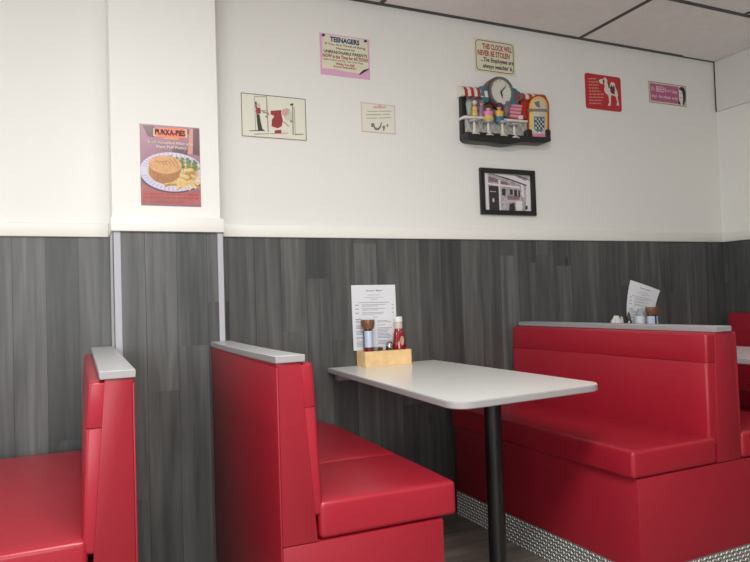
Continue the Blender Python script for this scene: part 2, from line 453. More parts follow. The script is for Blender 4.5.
# the back-to-back bench right of the table
def double_bench(x0, label):
    t = thing('booth_bench', label, 'bench', (x0, YE, 0), .020, 'red booth benches')
    Y1 = YW - .025 - YE; capz = .926; zt = capz - .020
    # local x: 0 = left face of the back frame; seats reach -.425 and +.54
    obj('plinth', box(-.415, .52, 0, Y1, .004, .4295, .004, 2), vinyl_board, t)
    obj('back_frame', prism([(-.014, .4315), (.112, .4315), (.100, zt), (.0, zt)], 0, Y1, bev=.004), vinyl_board, t)
    for s in (-1, 1):
        c = .0 if s < 0 else .095
        X = lambda v: c + s * v
        w = .052 if s < 0 else .036
        low = [(X(-.004), .492), (X(w), .496), (X(w - .005), .7962), (X(-.008), .7962)]
        bm = cushion(low, .003, Y1 - .004, .7962); cut_y(bm, [Y1 * k / 12 for k in range(1, 12)]); puffed(bm, None, .0008, 31 + s)
        obj('back_cushion', bm, vinyl, t)
        top = [(X(-.008), .7968), (X(w - .0045), .7968), (X(w - .008), zt - .003), (X(-.008), zt - .003)]
        bm = cushion(top, .002, Y1 - .004, .7968); cut_y(bm, [Y1 * k / 12 for k in range(1, 12)]); puffed(bm, None, .0007, 41 + s)
        obj('head_roll', bm, vinyl, t)
        a, e = (-.436, -.020) if s < 0 else (.118, .540)
        obj('seat_cushion', seat_bm(a, e, -.004, Y1 - .004, .432, .528, seed=51 + s), vinyl, t)
    bm = box(.0, .085, -.006, Y1, capz - .020, capz, .0015, 1)
    for f in bm.faces: f.material_index = 0 if abs(f.normal.z) > .7 else 1
    obj('capping_board', bm, [capm, capedge], t)
    kp = tread((-.415, 0), (.52, 0), .117, (0, -1)); merge(kp, tread((-.415, 0), (-.415, Y1), .117, (-1, 0))); merge(kp, tread((.52, 0), (.52, Y1), .117, (1, 0)))
    obj('kick_plate', kp, [treadm, lugm], t, False)['label'] = 'chequered steel kick plate'
    return t
double_bench(2.117, 'long red vinyl booth bench beyond the white table, back to back with a second seat')

# bench against the right-hand wall
t = thing('booth_bench', 'dark red booth bench against the right wall, partly in view at the right edge', 'bench', (3.62, YE, 0), 0, 'red booth benches')
Y1 = 2.775 - YE
obj('plinth', box(-.40, .07, 0, Y1, .004, .4295, .004, 2), vinyl_board, t)
bm = prism([(.012, .4315), (.07, .4315), (.07, .915), (.02, .915)], 0, Y1, bev=.004); obj('back_frame', bm, vinyl_board, t)
bm = prism([(-.012, .500), (.010, .500), (.018, .918), (.0, .918)], .004, Y1, bev=.008, seg=4); obj('back_cushion', bm, vinyl, t)
obj('seat_cushion', seat_bm(-.42, -.018, -.004, Y1, .432, .528, seed=71), vinyl, t)
kp = tread((-.40, 0), (.07, 0), .117, (0, -1)); merge(kp, tread((-.40, 0), (-.40, Y1), .117, (-1, 0)))
obj('kick_plate', kp, [treadm, lugm], t, False)

# ================================================================== TABLES
TZ = .7595
def table(x0, x1, y0, label, leg, lf=0, rf=0, sk=0):
    # lf, rf: how far the sides drift at the wall; sk: skew of the free end
    t = thing('dining_table', label, 'table', (x0, y0, 0), 0, 'wall tables')
    w = x1 - x0; d = YW - .007 - y0; r = .072
    out = [(w, d), (0, d)]
    for cx, cy, a0 in ((r, r, 180), (w - r, r, 270)):
        for k in range(9):
            a = math.radians(a0 + 90 * k / 8); out.append((cx + r * math.cos(a), cy + r * math.sin(a)))
    out = [(a + (lf + (rf - lf) * a / w) * c / d, c + sk * (a / w - .5) * (1 - c / d)) for a, c in out]
    bm = prism(out, TZ - .022, TZ, axis='z')
    es = [e for e in bm.edges if abs(e.verts[0].co.z - e.verts[1].co.z) < 1e-6]
    bmesh.ops.bevel(bm, geom=es, offset=.0025, segments=2, affect='EDGES')
    bm.normal_update()
    for f in bm.faces: f.material_index = 0 if f.normal.z > .9 else 1
    obj('tabletop', bm, [tabm, tabedge], t)
    obj('wall_batten', box(.035 + lf, w - .045 + rf, d - .042, d, TZ - .058, TZ - .0225, .002, 1), tabedge, t)
    lx, ly = leg[0] - x0, leg[1] - y0
    bm = bmesh.new()
    # fluted round column
    ring = []
    n = 32
    pts = [(lx + (.0295 - (.0014 if k % 4 == 0 else 0)) * math.cos(2 * PI * k / n), ly + (.0295 - (.0014 if k % 4 == 0 else 0)) * math.sin(2 * PI * k / n)) for k in range(n)]
    obj('leg', prism(pts, .020, TZ - .027, axis='z'), blackm, t)
    obj('mounting_plate', box(lx - .09, lx + .09, ly - .09, ly + .09, TZ - .0275, TZ - .0225, .001, 1), blackm, t)
    obj('foot', lathe([(.0, 0), (.19, 0), (.195, .004), (.19, .010), (.06, .021), (0, .021)], 40, (lx, ly, 0)), blackm, t)
    return t
table(.977, 1.602, 1.658, 'grey white laminate table with rounded corners and black leg between two red benches', (1.276, 1.885), .056, -.008, .066)
table(2.60, 3.17, 1.64, 'grey white table at the right edge, behind the long red bench', (2.93, 1.90))

# ================================================================== TABLE THINGS
pine = mat('pale_pine', rgb(236, 200, 144), .5, noise=(18, .12))
def caddy(x, y, L, D, label, rz=0):
    o = thing('condiment_box', label, 'box', (x, y, TZ), rz, 'wooden condiment boxes')
    h = .070; w = .011
    obj('front_board', box(-L / 2, L / 2, -D / 2, -D / 2 + w, 0, h, .0012, 1), pine, o)
    obj('back_board', box(-L / 2, L / 2, D / 2 - w, D / 2, 0, h, .0012, 1), pine, o)
    for s in (-1, 1):
        a = s * (L / 2 - w / 2)
        obj('end_board', box(a - w / 2, a + w / 2, -D / 2 + w + .0002, D / 2 - w - .0002, 0, h, .0012, 1), pine, o)
    obj('bottom_board', box(-L / 2 + w, L / 2 - w, -D / 2 + w, D / 2 - w, .0, .010), pine, o)
    return o
caddy(1.297, 2.790, .236, .102, 'pale pine condiment box on the white table, against the wall')
caddy(2.905, 2.786, .236, .102, 'pale pine condiment box on the far table behind the long bench')
FZ = TZ + .0105                                           # floor of a caddy

sauce = mat('dark_sauce', rgb(44, 18, 16), .15, coat=.5)
capbrown = mat('brown_cap', rgb(120, 84, 56), .3, noise=(40, .1))
lab_blue = mat('light_blue_label', rgb(196, 208, 230), .4)
lab_navy = mat('navy_label', rgb(34, 40, 72), .4)
lab_red = mat('dark_red_label', rgb(120, 24, 34), .4)
def brown_sauce(x, y, rz, label):
    o = thing('sauce_bottle', label, 'bottle', (x, y, FZ), rz, 'brown sauce bottles')
    zz = FZ
    sx, sy = .040, .0225                                   # oval squeezy bottle
    prof = [(0, 0), (.90, 0), (1, .006), (1, .060), (.98, .110), (.95, .150), (.86, .164), (.7, .168), (0, .168)]
    obj('bottle_body', lathe([(r, z) for r, z in prof], 36, (0, 0, 0), sx, sy), sauce, o)
    lb = lathe([(1.015, .078), (1.02, .080), (1.01, .110), (.98, .150), (.965, .153)], 36, (0, 0, 0), sx, sy)
    # label with a navy middle band on each flat side and a red foot
    for f in lb.faces:
        c = f.calc_center_median(); f.material_index = 0
        if abs(c.x) < .010 and c.y < 0: f.material_index = 1
        if c.y > .0165 and c.x > -.022: f.material_index = 1
    obj('label', lb, [lab_blue, lab_navy], o)
    obj('foot_label', lathe([(1.016, .056), (1.02, .058), (1.02, .075), (1.016, .077)], 36, (0, 0, 0), sx, sy), lab_red, o)
    obj('cap', lathe([(0, .160), (.74, .160), (.93, .172), (1.0, .186), (1.0, .197), (.95, .2035), (0, .2035)], 30, (0, 0, 0), .0415, .0325), capbrown, o)
    return o
brown_sauce(1.216, 2.785, PI / 2 - .28, 'brown capped sauce bottle in the wooden box on the white table')
brown_sauce(2.972, 2.757, .10, 'brown capped sauce bottle in the far box behind the long bench')

ketch = mat('red_ketchup_glass', rgb(138, 16, 22), .12, coat=.6)
capw = mat('white_cap', rgb(228, 226, 222), .35)
necklab = mat('cream_neck_label', rgb(206, 190, 174), .45)
o = thing('ketchup_bottle', 'red ketchup bottle with white cap in the wooden box on the white table', 'bottle', (1.374, 2.785, FZ))
obj('bottle_body', lathe([(0, 0), (.029, 0), (.032, .005), (.033, .040), (.0335, .075), (.031, .095), (.026, .130), (.021, .150), (.0175, .162), (.0165, .186), (0, .186)], 10, (0, 0, 0)), ketch, o)
obj('neck_label', lathe([(.0186, .155), (.019, .157), (.0184, .182), (.018, .183)], 24), necklab, o)
obj('cap', lathe([(0, .185), (.019, .185), (.0198, .188), (.0198, .208), (.0185, .212), (0, .212)], 28), capw, o)
fl = mat('cream_label', rgb(196, 150, 130), .45)
obj('front_label', prism(ell(0, .100, .010, .022, 20), -.0345, -.0325, bev=0), fl, o)['label'] = 'cream shield label'

glass = mat('clear_glass', (.9, .93, .93, 1), .04, 0, .5, trans=1)
chrome = mat('chrome', rgb(190, 190, 192), .18, 1)
salt = mat('white_salt', rgb(235, 235, 232), .8)
def shaker(x, y, label, z=FZ, hh=.098):
    o = thing('glass_shaker', label, 'shaker', (x, y, z), 0, 'glass shakers')
    obj('jar', lathe([(0, 0), (.021, 0), (.0235, .004), (.0225, .03), (.019, hh * .62), (.0165, hh * .72), (0, hh * .72)], 20), glass, o)
    obj('shaker_lid', lathe([(0, hh * .72), (.0178, hh * .72), (.0178, hh * .80), (.015, hh * .93), (.008, hh), (0, hh)], 20), chrome, o)
    return o
shaker(1.322, 2.782, 'small glass shaker between the two sauce bottles on the white table')
# a few sachets standing in the box
sg = [mat('grey_sachet', rgb(150, 150, 152), .4), mat('brown_sachet', rgb(112, 78, 58), .4), mat('white_sachet', rgb(214, 212, 208), .45)]
for k, (x, y, a, nm) in enumerate(((1.248, 2.800, .3, 'grey'), (1.268, 2.775, -.2, 'brown'), (1.288, 2.800, .15, 'white'))):
    bm = box(-.002, .002, -.020, .020, 0, .068, .0008, 1)
    merge(bm, box(-.0006, .0006, -.021, .021, .066, .074))
    s = obj('sauce_sachet', bm, sg[k]); s.location = (x, y, FZ); s.rotation_euler = (0, .06, a + PI / 2 * .2)
    tag(s, 'small %s sachet tucked beside the brown capped bottle on the white table' % nm, 'sachet', 'sachets in the wooden box')

paper = mat('white_paper', rgb(226, 228, 232), .55)
ink = mat('grey_ink', rgb(140, 142, 148), .6)
ink2 = mat('dark_ink', rgb(84, 86, 92), .6)
def menu(label, P, title, rows_seed, group='paper menus'):
    """P(u, v, o): point of the sheet, u,v in 0..1, o = distance in front of the sheet"""
    bm = bmesh.new(); N = 10
    F = [[bm.verts.new(P(i / N, j / N, .0004)) for j in range(N + 1)] for i in range(N + 1)]
    B = [[bm.verts.new(P(i / N, j / N, -.0004)) for j in range(N + 1)] for i in range(N + 1)]
    for i in range(N):
        for j in range(N):
            bm.faces.new((F[i][j], F[i + 1][j], F[i + 1][j + 1], F[i][j + 1])); bm.faces.new((B[i][j], B[i][j + 1], B[i + 1][j + 1], B[i + 1][j]))
    for k in range(N):
        bm.faces.new((F[k][0], B[k][0], B[k + 1][0], F[k + 1][0])); bm.faces.new((F[k + 1][N], B[k + 1][N], B[k][N], F[k][N]))
        bm.faces.new((F[0][k + 1], B[0][k + 1], B[0][k], F[0][k])); bm.faces.new((F[N][k], B[N][k], B[N][k + 1], F[N][k + 1]))
    t = thing('menu_sheet', label, 'menu', (0, 0, 0), 0, group)
    c = P(.5, 0, 0); t.location = c
    inv = Matrix.Translation(-c)
    bm.transform(inv); obj('sheet', bm, paper, t)
    pr = bmesh.new(); rnd = random.Random(rows_seed)
    def bar(u0, u1, v0, v1):
        n = 6
        lo = [pr.verts.new(P(u0 + (u1 - u0) * k / n, v0, .0009)) for k in range(n + 1)]
        hi = [pr.verts.new(P(u0 + (u1 - u0) * k / n, v1, .0009)) for k in range(n + 1)]
        for k in range(n): pr.faces.new((lo[k], lo[k + 1], hi[k + 1], hi[k]))
    bar(.36, .64, .842, .848); bar(.28, .72, .805, .810); bar(.42, .58, .775, .781)
    bar(.14, .86, .724, .732)
    for k, v in enumerate((.685, .625, .562)):
        bar(.07, .15, v, v + .012); bar(.22, .78 - .1 * rnd.random(), v + .006, v + .013); bar(.22, .70 - .2 * rnd.random(), v - .016, v - .009); bar(.90, .94, v, v + .012)
    bar(.46, .56, .498, .506); bar(.07, .20, .468, .480)
    for col in (0, 1):
        v = .44
        while v > .06:
            a = .07 + .48 * col
            bar(a, a + .16 + .18 * rnd.random(), v, v + .008)
            v -= .022 if rnd.random() > .25 else .045
    pr.transform(inv); obj('print', pr, ink, t, False)
    # title lettering bent onto the sheet
    tb = text_bm(title, .33, .70, .895, .926, 0, .012, 0, .0003)
    for v in tb.verts: v.co = P(v.co.x, v.co.z, .0009 + (-v.co.y) * .2)
    tb.transform(inv); obj('title', tb, ink2, t, False)
    return t
def P1(u, v, o):
    y0, y1 = 2.8345, 2.8425
    return Vector((1.162 + .229 * u, y0 + (y1 - y0) * v + .0006 * math.sin(PI * v) - o, TZ + .0712 + .306 * v - .002 * u))
menu('white paper menu standing on the pine box against the wall behind the red ketchup bottle', P1, "Stacey's Menu", 3)
# far menu: curled, its top falling to the right
TL = at(632, 280.5, 2.80); TR = at(660, 291, 2.74); 
def P2(u, v, o):
    x0, z0 = 2.868, TZ + .0712
    w = .208; h = .302
    # leaning sheet, turned about its own foot, right side coming forward
    x = x0 + w * u * .96 + .034 * v * v - .014 * math.sin(PI * v)
    z = z0 + h * v - .066 * u * v
    y = 2.834 - .022 * u * v - .006 * math.sin(PI * u) + .006 * v * (1 - u) - .0005
    return Vector((x, y - o, z))
menu('curled white paper menu standing behind the bottle on the far table', P2, "Stacey's Menu", 5)

# odds and ends on the far table
o = thing('paper_napkin', 'crumpled white paper napkin on the far table, seen over the long bench', 'napkin', (2.700, 2.755, TZ))
bm = bmesh.new(); bmesh.ops.create_cone(bm, segments=16, radius1=.034, radius2=.010, depth=.176, cap_ends=True)
bmesh.ops.translate(bm, verts=bm.verts, vec=(0, 0, .088)); 
for z in (.03, .06, .09, .12, .145): bmesh.ops.bisect_plane(bm, geom=bm.verts[:] + bm.edges[:] + bm.faces[:], plane_co=(0, 0, z), plane_no=(0, 0, 1))
rn = random.Random(4)
for v in bm.verts:
    if v.co.z > .01:
        k = 1.9 if .08 < v.co.z < .165 else 1
        v.co.x *= k * rn.uniform(.8, 1.25); v.co.y *= k * rn.uniform(.7, 1.2)
obj('napkin_sheet', bm, mat('white_tissue', rgb(228, 226, 222), .8), o, False)
obj('napkin_tip', prism([(.030, .118), (.052, .118), (.044, .165), (.034, .172)], -.004, -.001), mat('white_tissue', rgb(228, 226, 222), .8), o)
o = thing('vinegar_bottle', 'thin dark brown bottle beside the white napkin on the far table', 'bottle', (2.752, 2.715, TZ))
obj('bottle_body', lathe([(0, 0), (.020, 0), (.0215, .004), (.0215, .10), (.019, .128), (.0125, .150), (.010, .158), (0, .158)], 20), mat('dark_brown_glass', rgb(52, 36, 28), .12, coat=.5), o)
obj('pourer', lathe([(0, .157), (.011, .157), (.010, .166), (.004, .192), (0, .194)], 16), mat('dark_brown_cap', rgb(70, 52, 42), .4), o)
o = thing('plastic_bottle', 'clear plastic bottle leaning beside the brown capped bottle on the far table', 'bottle', (2.872, 2.772, FZ)); o.rotation_euler = (0, .12, 0)
plast = mat('clear_plastic', (.85, .9, .95, 1), .12, 0, .5, trans=.75)
obj('bottle_body', lathe([(0, .003), (.026, .003), (.028, .008), (.028, .135), (.022, .165), (.011, .190), (.0105, .198), (0, .198)], 24), plast, o)
obj('label', lathe([(.0284, .105), (.0286, .106), (.0286, .15), (.0262, .155)], 24), mat('pale_blue_label', rgb(214, 222, 232), .4), o)

# ================================================================== SIGNS ON THE WALL
def sign(name, label, cat, x0, x1, z0, z1, material, y=YW, th=.0025, r=0.0, group='signs on the wall', frame=None):
    t = thing(name, label, cat, ((x0 + x1) / 2, y, z0), 0, group)
    ox, oz = (x0 + x1) / 2, z0
    hw, h = (x1 - x0) / 2, z1 - z0
    pts = rrect(-hw, hw, 0, h, r) if r else [(hw, h), (-hw, h), (-hw, 0), (hw, 0)]
    obj('panel', prism(pts, -th, -.0002), material, t)
    return t, hw, h, -th
def flat(t, name, polys, material, y, d=.0005):
    """flat printed shapes, all of one colour, on a sign"""
    if len(polys) <= 10:
        for i, p in enumerate(polys): obj(name, prism(p, y - d - i * .00002, y + .0002), material, t, False)
        return
    bm = bmesh.new()
    for i, p in enumerate(polys): prism(p, y - d - i * .000008, y + .0002, dst=bm)
    return obj(name, bm, material, t, False)
def uvmap(hw, h, W, Hh, x0=0, y0=0):
    """sketch coordinates (y down) on a panel W x Hh units -> local x, z"""
    return lambda x, y: (-hw + 2 * hw * (x - x0) / W, h * (1 - (y - y0) / Hh))
def ring(x0, x1, z0, z1, w, r=0):
    """four thin strips making a rectangular outline"""
    return [[(x0, z0), (x1, z0), (x1, z0 + w), (x0, z0 + w)], [(x0, z1 - w), (x1, z1 - w), (x1, z1), (x0, z1)],
            [(x0, z0 + w), (x0 + w, z0 + w), (x0 + w, z1 - w), (x0, z1 - w)], [(x1 - w, z0 + w), (x1, z0 + w), (x1, z1 - w), (x1 - w, z1 - w)]]
def stroke(pts, w):
    out = []
    for (ax, az), (bx, bz) in zip(pts, pts[1:]):
        d = math.hypot(bx - ax, bz - az) or 1; nx, nz = -(bz - az) / d * w / 2, (bx - ax) / d * w / 2
        out.append([(ax + nx, az + nz), (bx + nx, bz + nz), (bx - nx, bz - nz), (ax - nx, az - nz)])
    return out

c_cream = mat('cream_enamel', rgb(226, 222, 196), .35)
c_pinkedge = mat('pink_enamel', rgb(224, 172, 204), .35)
c_blue = mat('blue_print', rgb(36, 52, 124), .4)
c_red = mat('red_print', rgb(172, 44, 48), .4)
c_dark = mat('dark_print', rgb(56, 58, 50), .4)
c_green = mat('dark_green_print', rgb(44, 66, 52), .4)
c_olive = mat('olive_print', rgb(128, 124, 56), .4)
c_pale = mat('pale_enamel', rgb(232, 230, 214), .3)
c_redsign = mat('red_enamel', rgb(188, 44, 50), .3)
c_bone = mat('bone_print', rgb(226, 214, 202), .4)
c_pink = mat('rose_enamel', rgb(178, 96, 130), .35)
c_grey = mat('grey_print', rgb(120, 120, 116), .4)
c_rose = mat('pale_rose_print', rgb(214, 176, 172), .4)

# -- advice sign for young people: curled parchment pinned on pink
t, hw, h, y = sign('wall_sign', 'pink edged metal sign of many coloured lines headed TEENAGERS, highest left on the back wall', 'sign', 1.045, 1.297, 2.125, 2.321, c_pinkedge)
uv = uvmap(hw, h, 420, 360, 85, 110)
u = lambda pts: [uv(*p) for p in pts]
# the sketch is square-on: corners of the parchment inside the pink backing
q = lambda a, c: (-hw + 2 * hw * a, h * c)
parch = [q(.05, .98), q(.30, .97), q(.62, .985), q(.96, .97), q(.97, .62), q(.975, .28), q(.86, .22), q(.78, .12), q(.50, .13), q(.30, .165), q(.03, .14), q(.045, .50)]
flat(t, 'parchment', [parch], c_cream, y)
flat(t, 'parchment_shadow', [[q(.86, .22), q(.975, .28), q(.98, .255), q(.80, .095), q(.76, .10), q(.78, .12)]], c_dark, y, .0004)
y2 = y - .0005
def lines(t, name, material, rows, y, bold=.02, shear=0):
    for s, a0, a1, c0, c1 in rows:
        obj(name, text_bm(s, -hw + 2 * hw * a0, -hw + 2 * hw * a1, h * c0, h * c1, y, bold, shear, .0004), material, t, False)
lines(t, 'blue_lettering', c_blue, [('TEENAGERS', .20, .80, .815, .945)], y2, .045)
lines(t, 'dark_lettering', c_dark, [('If You Are Tired of Being', .10, .92, .715, .785), ('Harassed by', .32, .70, .635, .70), ('Leave Home and Pay Your Own Way', .06, .86, .345, .40)], y2, .012)
lines(t, 'green_lettering', c_green, [('UNREASONABLE PARENTS', .07, .95, .535, .61)], y2, .03)
lines(t, 'red_lettering', c_red, [('NOW is the Time for ACTION!!', .05, .965, .42, .515), ('While You Still', .30, .68, .265, .325), ('Know Everything', .26, .72, .19, .25)], y2, .03)
pinb = lathe([(0, 0), (.007, 0), (.005, .004), (0, .005)], 12)
for sx in (.07, .92):
    bm = bmesh.new(); prism(ell(*q(sx, .945), .008, .006, 12), y2 - .004, y2, dst=bm)
    obj('pin', bm, c_green, t)

# -- cartoon print
t, hw, h, y = sign('cartoon_picture', 'pale cartoon picture of a man at a door and a bent red figure', 'picture', .665, .968, 1.803, 2.001, c_pale)
q = lambda X, Y_: (-hw + 2 * hw * (X - 42) / 620, h * (1 - (Y_ - 60 - (X - 42) * .075) / 425))
Q = lambda pts: [q(*p) for p in pts]
flat(t, 'border', ring(-hw + .002, hw - .002, .002, h - .002, .003), mat('olive_black_print', rgb(84, 84, 66), .4), y)
flat(t, 'black_print', [Q([(175, 150), (190, 150), (190, 205), (178, 210)]), Q([(184, 270), (212, 270), (222, 340), (236, 410), (262, 432), (196, 432), (188, 350)]), Q([(110, 428), (195, 424), (195, 432), (118, 434)]),
     Q([(505, 165), (535, 155), (540, 172), (512, 182)]), Q([(545, 460), (630, 458), (630, 464), (545, 468)])], c_dark, y)
flat(t, 'door_print', stroke([q(172, 100), q(172, 430)], .003) + stroke([q(172, 100), q(285, 98)], .003) + stroke([q(282, 88), q(290, 440)], .005) + stroke([q(172, 240), q(290, 232)], .004) + stroke([q(530, 180), q(528, 470)], .006) + stroke([q(545, 190), q(548, 470)], .003)
     + stroke([q(500, 330), q(530, 340)], .01) + stroke([q(240, 245), q(300, 262), q(270, 300)], .008), mat('sage_print', rgb(150, 156, 136), .4), y, .0004)
flat(t, 'red_print', [Q([(180, 205), (222, 208), (226, 262), (182, 268)]), Q([(318, 235), (420, 225), (420, 262), (432, 330), (420, 385), (380, 405), (322, 385), (328, 320), (352, 285), (318, 270)]), Q([(352, 425), (415, 418), (415, 455), (350, 452)])], mat('brick_red_print', rgb(158, 52, 60), .4), y, .0005)
flat(t, 'pink_print', [Q([(425, 225), (470, 205), (500, 215), (490, 262), (455, 290), (428, 270)]), Q([(430, 330), (460, 345), (500, 385), (480, 388), (440, 350)])], mat('salmon_print', rgb(214, 168, 160), .4), y, .0004)
flat(t, 'pale_print', [Q([(440, 240), (520, 230), (525, 320), (470, 330), (445, 300)])], mat('pale_green_print', rgb(206, 210, 192), .4), y, .0003)
flat(t, 'face_print', [ell(*q(205, 186), .009, .011, 14)], mat('skin_print', rgb(214, 190, 172), .4), y, .0006)
bm = bmesh.new(); 
flat(t, 'caption_print', stroke([q(160, 462), q(300, 458)], .003) + stroke([q(310, 458), q(480, 450)], .0025), c_grey, y, .0004)

# -- small pale sign
t, hw, h, y = sign('wall_sign', 'small square pale sign with thin rose border, lowest of the signs near the pale cartoon', 'sign', 1.243, 1.425, 1.869, 2.012, c_pale)
q = lambda X, Y_: (-hw + 2 * hw * (X - 62) / 490, h * (1 - (Y_ - 62 - (X - 62) * .08) / 400))
Q = lambda pts: [q(*p) for p in pts]
flat(t, 'border', ring(-hw + .001, hw - .001, .001, h - .001, .0035), c_rose, y)
flat(t, 'rose_ornament', [ell(*q(335, 120), .010, .009, 12), Q([(235, 118), (310, 112), (310, 138), (240, 142)]), Q([(360, 118), (420, 112), (415, 140), (362, 140)])], c_rose, y, .0004)
flat(t, 'text_rows', stroke([q(150, 188), q(300, 186)], .004) + stroke([q(315, 184), q(500, 180)], .004) + stroke([q(130, 232), q(350, 228)], .005) + stroke([q(365, 226), q(480, 222)], .004) + stroke([q(140, 280), q(290, 276)], .004) + stroke([q(310, 276), q(490, 268)], .004), mat('sage_ink', rgb(176, 178, 160), .4), y, .0004)
flat(t, 'grey_print', [Q([(200, 350), (240, 345), (255, 400), (290, 415), (320, 390), (345, 330), (360, 335), (335, 410), (300, 445), (250, 435), (235, 400), (200, 395)]), Q([(355, 395), (385, 375), (400, 395), (385, 450), (365, 450), (372, 420)]), Q([(420, 370), (445, 350), (440, 395), (425, 400)])], c_grey, y)

# -- sign about the clock
t, hw, h, y = sign('wall_sign', 'cream sign with olive border above the clock, red THIS CLOCK WILL NEVER BE STOLEN lettering', 'sign', 1.896, 2.156, 2.238, 2.417, c_cream)
bm = bmesh.new()
A = rrect(-hw + .010, hw - .010, .008, h - .008, .022); B_ = rrect(-hw + .0145, hw - .0145, .0125, h - .0125, .018)
for i in range(len(A)):
    j = (i + 1) % len(A); prism([A[i], A[j], B_[j], B_[i]], y - .0005, y + .0002, dst=bm)
obj('border', bm, c_olive, t, False)
lines(t, 'red_lettering', c_red, [('THIS CLOCK WILL', .20, .93, .695, .865), ('NEVER BE STOLEN', .085, .86, .49, .66)], y, .03)
lines(t, 'dark_lettering', c_dark, [('...The Employees are', .15, .95, .28, .455), ("always watchin' it.", .20, .93, .10, .27)], y, .03, .12)

# -- red camel sign
t, hw, h, y = sign('wall_sign', 'red sign with rounded corners and a white camel', 'sign', 2.634, 2.902, 2.112, 2.315, c_redsign, r=.016)
q = lambda X, Y_: (-hw + 2 * hw * (X - 58) / 430, h * (1 - (Y_ - 60 - (X - 58) * .11) / 412))
Q = lambda pts: [q(*p) for p in pts]
camel = [(222, 150), (240, 130), (268, 132), (280, 118), (305, 108), (325, 140), (322, 175), (335, 215), (355, 200), (372, 160), (392, 165), (412, 175), (420, 225), (440, 270), (448, 320), (440, 350), (452, 400), (458, 440), (425, 440), (436, 395), (420, 335), (385, 318), (362, 322), (356, 390), (352, 440), (318, 445), (338, 400), (330, 320), (295, 295), (282, 255), (292, 210), (280, 180), (262, 188), (235, 182)]
flat(t, 'camel_print', [Q(camel)], c_bone, y)
flat(t, 'saddle_print', [Q([(352, 232), (372, 190), (385, 225), (405, 195), (412, 250), (405, 310), (380, 300), (360, 290)]), Q([(268, 150), (285, 130), (290, 165), (280, 190), (272, 180)]), Q([(330, 190), (345, 180), (352, 225), (336, 240)])], c_dark, y - .0005, .0004)
flat(t, 'blanket_print', [Q([(362, 240), (395, 238), (392, 278), (366, 276)])], mat('maroon_print', rgb(112, 52, 56), .4), y - .0009, .0003)
rows = []
for k in range(9):
    yy = 130 + k * 36; x1 = (190, 215, 215, 215, 240, 275, 275, 245, 235)[k]; x0 = 100
    xx = x0
    rn = random.Random(k)
    while xx < x1:
        w = rn.uniform(18, 45); rows += stroke([q(xx, yy), q(min(xx + w, x1), yy)], .0065); xx += w + 8
flat(t, 'text_rows', rows, mat('pink_ink', rgb(220, 150, 140), .4), y, .0004)

# -- pink sign
t, hw, h, y = sign('wall_sign', 'long pink sign with a black and white portrait, rightmost on the back wall', 'sign', 3.123, 3.435, 2.192, 2.322, c_bone)
flat(t, 'border', ring(-hw + .001, hw - .001, .001, h - .001, .0035), mat('mauve_grey_print', rgb(112, 92, 100), .4), y)
flat(t, 'pink_field', [[(-hw + .012, .012), (hw * .60, .012), (hw * .60, h - .012), (-hw + .012, h - .012)]], c_pink, y, .0004)
lines(t, 'lettering', mat('pale_pink_print', rgb(232, 186, 204), .4), [("It's", .07, .15, .57, .78), ('BEEN', .19, .46, .54, .82), ('one of', .48, .60, .60, .74), ('those', .62, .76, .56, .76), ('days  the whole  night', .07, .77, .22, .42)], y - .0004, .03)
q = lambda a, c: (-hw + 2 * hw * a, h * c)
flat(t, 'hair_print', [[q(.80, .80), q(.86, .93), q(.95, .92), q(.985, .70), q(.975, .30), q(.93, .10), q(.91, .35), q(.90, .70), q(.84, .78)], [q(.77, .30), q(.82, .20), q(.84, .08), q(.78, .08)]], black, y, .0006)
flat(t, 'face_print', [[q(.80, .55), q(.81, .76), q(.86, .86), q(.91, .76), q(.915, .50), q(.88, .34), q(.91, .16), q(.87, .06), q(.84, .08), q(.84, .30)]], white, y, .0004)
flat(t, 'feature_print', [ell(*q(.835, .63), .0035, .003, 10), ell(*q(.885, .64), .0035, .003, 10), ell(*q(.85, .42), .005, .003, 10), [q(.90, .28), q(.95, .20), q(.94, .06), q(.89, .10)]], c_dark, y - .0004, .0004)

# -- framed shop photograph
t = thing('framed_photograph', 'black framed black and white photograph of a shop front, under the clock', 'picture', (2.071, YW, 1.488))
hw, h = .1735, .2425; D = .022; fw = .024
bm = bmesh.new()
for (x0, x1, z0, z1) in ((-hw, hw, 0, fw), (-hw, hw, h - fw, h), (-hw, -hw + fw, fw, h - fw), (hw - fw, hw, fw, h - fw)): box(x0, x1, -D, -.001, z0, z1, .0025, 2, dst=bm)
obj('frame', bm, black, t)
pb = bmesh.new(); box(-hw + fw - .001, hw - fw + .001, -.006, -.001, fw - .001, h - fw + .001, dst=pb)
obj('photograph', pb, mat('photo_grey', rgb(176, 168, 172), .3, noise=(70, .35)), t)
iw, ih = hw - fw, h - 2 * fw
q = lambda X, Y_: (-iw + 2 * iw * (X - 100 - (Y_ - 105) * .02) / 440, fw + ih * (1 - (Y_ - 105) / 385))
Q = lambda pts: [q(*p) for p in pts]
y = -.006
flat(t, 'photo_white', [Q([(105, 108), (140, 108), (150, 485), (108, 485)]), Q([(165, 110), (390, 120), (505, 175), (500, 215), (330, 150)]), Q([(500, 160), (538, 120), (540, 485), (500, 485)]), Q([(240, 170), (255, 170), (260, 485), (246, 485)]), Q([(135, 205), (440, 232), (440, 250), (135, 222)]), Q([(400, 385), (460, 385), (460, 485), (405, 485)]), Q([(450, 205), (475, 212), (480, 340), (462, 340)])], mat('photo_white', rgb(226, 222, 226), .35), y, .0004)
